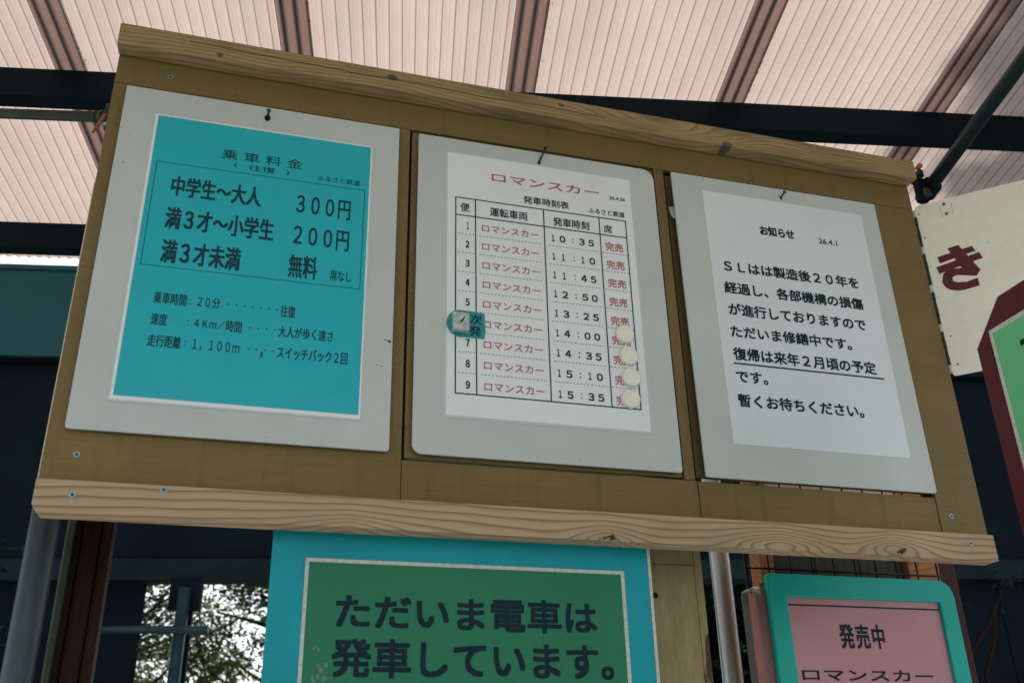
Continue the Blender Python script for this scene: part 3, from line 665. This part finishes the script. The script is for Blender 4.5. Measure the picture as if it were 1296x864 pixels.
# maroon chamfered board, square to the panel
XO = 1.35
mb = empty('maroon_board', (XO, 1.1, 1.62), 'maroon chamfered board with a mint green sheet at the right edge of the view', 'sign')
oc = [(1.383, 1.69), (1.383, 2.274), (1.304, 2.347), (.86, 2.347), (.78, 2.274), (.78, 1.69), (.86, 1.62), (1.304, 1.62)]
yf = lambda x: (lambda a, b, d: (x + d, a, b))
o = prism('board', oc, yf(XO), .012, M['maroon_board'], mb); bevel(o, .001, 1)
ms = box('sheet', XO - .0010, XO - .0001, .835, 1.3435, 1.69, 2.2935, M['white_edge'], mb); ORG[ms.name] = ORG[mb.name]
bars('mint_field', [(.845, 1.3350, 1.70, 2.2845)], 0, M['mint'], ms, fn=yf(XO - .0014))
bars('glyph_stroke', [(1.22, 1.2790, 2.233, 2.2435)], 0, M['ink'], ms, fn=yf(XO - .0018))
mesh('dark_strip', [(XO - .0012, 1.3445, 2.255), (XO - .0012, 1.3445, 2.200), (XO - .0012, 1.3465, 2.206), (XO - .0012, 1.3485, 2.26)], [(0, 1, 2, 3)], M['ink'], mb)  # flat dark sliver beside the sheet
t = empty('sign_post', (XO + .035, .90, 0), 'black post carrying the maroon chamfered board', 'post')
cyl('tube', (XO + .035, .90, 0), (XO + .035, .90, 2.3), .022, M['black_steel'], t, 16)

# ------------------------------------------------------------------ shed behind (frame turned with the canopy)
SA = R(-10.6)
def sf(a, s, z): return Vector((a * .983 + s * .184, -a * .184 + s * .983, z))
def sbox(name, a0, a1, s0_, s1_, z0_, z1_, mat, parent, bv=0):
    o = box(name, a0, a1, s0_, s1_, z0_, z1_, mat, parent, 0)
    og = origin(parent)
    for v in o.data.vertices:
        w_ = v.co + og; v.co = sf(w_.x, w_.y, w_.z) - og
    if bv: bevel(o, bv)
    return o
shd = empty('open_shed', (.9, 5, 0), 'dark open sided shed with a teal fascia behind the notice panel', 'shed')
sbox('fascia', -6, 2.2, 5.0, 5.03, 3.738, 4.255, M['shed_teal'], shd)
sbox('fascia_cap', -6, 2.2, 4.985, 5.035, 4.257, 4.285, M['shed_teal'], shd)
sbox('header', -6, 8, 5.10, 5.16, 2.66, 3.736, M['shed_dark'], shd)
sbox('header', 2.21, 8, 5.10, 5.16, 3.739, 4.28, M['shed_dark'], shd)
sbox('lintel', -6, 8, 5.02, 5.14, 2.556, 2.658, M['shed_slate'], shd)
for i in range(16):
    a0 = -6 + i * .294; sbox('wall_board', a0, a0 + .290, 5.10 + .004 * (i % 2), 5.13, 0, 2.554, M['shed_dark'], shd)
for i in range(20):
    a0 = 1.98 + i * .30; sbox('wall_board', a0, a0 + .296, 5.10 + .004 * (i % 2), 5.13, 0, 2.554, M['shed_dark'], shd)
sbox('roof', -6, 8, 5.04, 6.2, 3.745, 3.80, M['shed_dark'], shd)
c = sbox('column', -1.115, -1.035, 4.99, 5.015, 0, 2.40, M['black_steel'], shd)
sbox('column_head', -1.15, -1.0, 4.97, 5.015, 2.40, 2.554, M['black_steel'], shd)
p0, p1 = sf(-1.5, 4.93, 2.303), sf(-.94, 4.93, 2.300)
cyl('rail', p0, p1, .019, M['galv_dark'], shd, 16)
cyl('rail_coupler', sf(-1.17, 4.93, 2.303), sf(-1.155, 4.93, 2.303), .024, M['galv_dark'], shd, 16)
cyl('column_tube', sf(-1.08, 4.95, 0), sf(-1.075, 4.95, 2.5), .030, M['galv_dark'], shd, 16)

# ------------------------------------------------------------------ trees
def leaf_cloud(centres, per, size, rnd):
    vs, fs = [], []
    for (c, r) in centres:
        for _ in range(per):
            while True:
                q = Vector((rnd.uniform(-1, 1), rnd.uniform(-1, 1), rnd.uniform(-1, 1)))
                if q.length < 1: break
            q = q * (q.length ** -.25 if q.length > .05 else 1)
            p = c + Vector((q.x * r, q.y * r, q.z * r * .62))
            a = Vector((rnd.uniform(-1, 1), rnd.uniform(-1, 1), rnd.uniform(-.6, .3))).normalized()
            b = a.cross(Vector((rnd.uniform(-.5, .5), rnd.uniform(-.5, .5), 1))).normalized()
            s = size * rnd.uniform(.6, 1.3); n = len(vs)
            vs += [p - a * s, p + b * s * .42, p + a * s, p - b * s * .42]; fs.append((n, n + 1, n + 2, n + 3))
    return vs, fs
def limb(vs, fs, p0, p1, r0, r1, rnd, seg=5, wob=.08, n=7):
    d = p1 - p0; ln = d.length; rings = []
    for i in range(seg + 1):
        t_ = i / seg; p = p0 + d * t_
        if 0 < i < seg: p = p + Vector((rnd.uniform(-1, 1), rnd.uniform(-1, 1), rnd.uniform(-.4, .4))) * ln * wob
        r = r0 + (r1 - r0) * t_; u = d.orthogonal().normalized(); w_ = d.normalized().cross(u); b0 = len(vs)
        for k in range(n):
            a = 2 * math.pi * k / n; vs.append(p + (u * math.cos(a) + w_ * math.sin(a)) * r)
        rings.append((b0, p))
    for i in range(seg):
        for k in range(n): fs.append((rings[i][0] + k, rings[i][0] + (k + 1) % n, rings[i + 1][0] + (k + 1) % n, rings[i + 1][0] + k))
    return [p for _, p in rings]
def tree(name, base, height, spread, label, seed, clusters=60, per=60, leaf=.06, mat='leaf', low=.35, cr=.34, group=None, crown_at=None, bark='bark'):
    rnd = random.Random(seed); base = Vector(base)
    t = empty(name, base, label, 'tree', group)
    ORG[t.name] = base
    vs, fs = [], []; top = base + Vector((rnd.uniform(-.2, .2), rnd.uniform(-.2, .2), height * .8))
    tp = limb(vs, fs, base, top, height * .028, height * .010, rnd, 6, .02)
    cents = []
    cc = crown_at or base + Vector((0, 0, height * (low + (1 - low) / 2)))
    for i in range(clusters):
        while True:
            q = Vector((rnd.uniform(-1, 1), rnd.uniform(-1, 1), rnd.uniform(-1, 1)))
            if q.length < 1: break
        c = cc + Vector((q.x * spread, q.y * spread, q.z * height * (1 - low) / 2))
        cents.append((c, cr * rnd.uniform(.6, 1.25)))
        if i % 2 == 0:
            a = min(tp[1:], key=lambda p: abs(p.z - (c.z - .5)))
            limb(vs, fs, a, c, height * .006, height * .0016, rnd, 4, .07, 5)
    mesh('trunk', vs, fs, M[bark], t, smooth=True)
    v, f = leaf_cloud(cents, per, leaf, rnd); mesh('crown', v, f, M[mat], t)
    return t
TG = 'trees behind the shed'
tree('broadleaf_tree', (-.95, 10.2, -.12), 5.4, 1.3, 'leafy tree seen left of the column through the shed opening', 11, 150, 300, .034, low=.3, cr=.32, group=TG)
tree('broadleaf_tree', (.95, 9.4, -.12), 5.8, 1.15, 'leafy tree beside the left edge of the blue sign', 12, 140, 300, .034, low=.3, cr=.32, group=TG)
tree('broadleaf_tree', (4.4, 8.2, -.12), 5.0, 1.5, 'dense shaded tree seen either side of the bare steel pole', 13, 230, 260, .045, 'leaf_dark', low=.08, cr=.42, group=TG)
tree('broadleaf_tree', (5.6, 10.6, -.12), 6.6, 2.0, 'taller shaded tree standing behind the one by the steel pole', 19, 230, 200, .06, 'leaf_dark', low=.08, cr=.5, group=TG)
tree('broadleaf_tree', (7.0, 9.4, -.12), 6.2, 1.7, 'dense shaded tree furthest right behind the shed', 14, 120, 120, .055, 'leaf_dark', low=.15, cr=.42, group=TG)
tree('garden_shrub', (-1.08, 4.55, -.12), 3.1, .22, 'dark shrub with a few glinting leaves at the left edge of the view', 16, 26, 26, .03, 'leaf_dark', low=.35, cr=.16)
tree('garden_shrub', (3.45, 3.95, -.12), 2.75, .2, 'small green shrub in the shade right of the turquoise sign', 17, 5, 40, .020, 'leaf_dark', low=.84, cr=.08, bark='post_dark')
tree('added_shade_tree', (-3.4, 4.6, -.12), 9.2, 1.0, 'tall unseen tree added left of the canopy, its thin crown darkening the upper left sheets', 21, 90, 70, .07, 'leaf_dark', low=.66, cr=.5, crown_at=Vector((-1.0, 4.15, 7.5)))  # out of view, added to darken the upper left of the roof
tree('added_shade_tree', (4.9, 4.2, -.12), 9.2, 1.25, 'tall unseen tree added so that its crown darkens the right end of the canopy', 18, 330, 110, .07, 'leaf_dark', low=.62, cr=.5, crown_at=Vector((4.50, 3.62, 7.4)))  # out of view, added to darken the right corner of the roof

for o in bpy.data.objects:
    if o.get('_o') is not None: del o['_o']
for o in bpy.data.objects:
    if o.type == 'MESH' and o.name.split('.')[0] in ('printed_dots', 'scuff', 'table_rules'): o['kind'] = 'stuff'
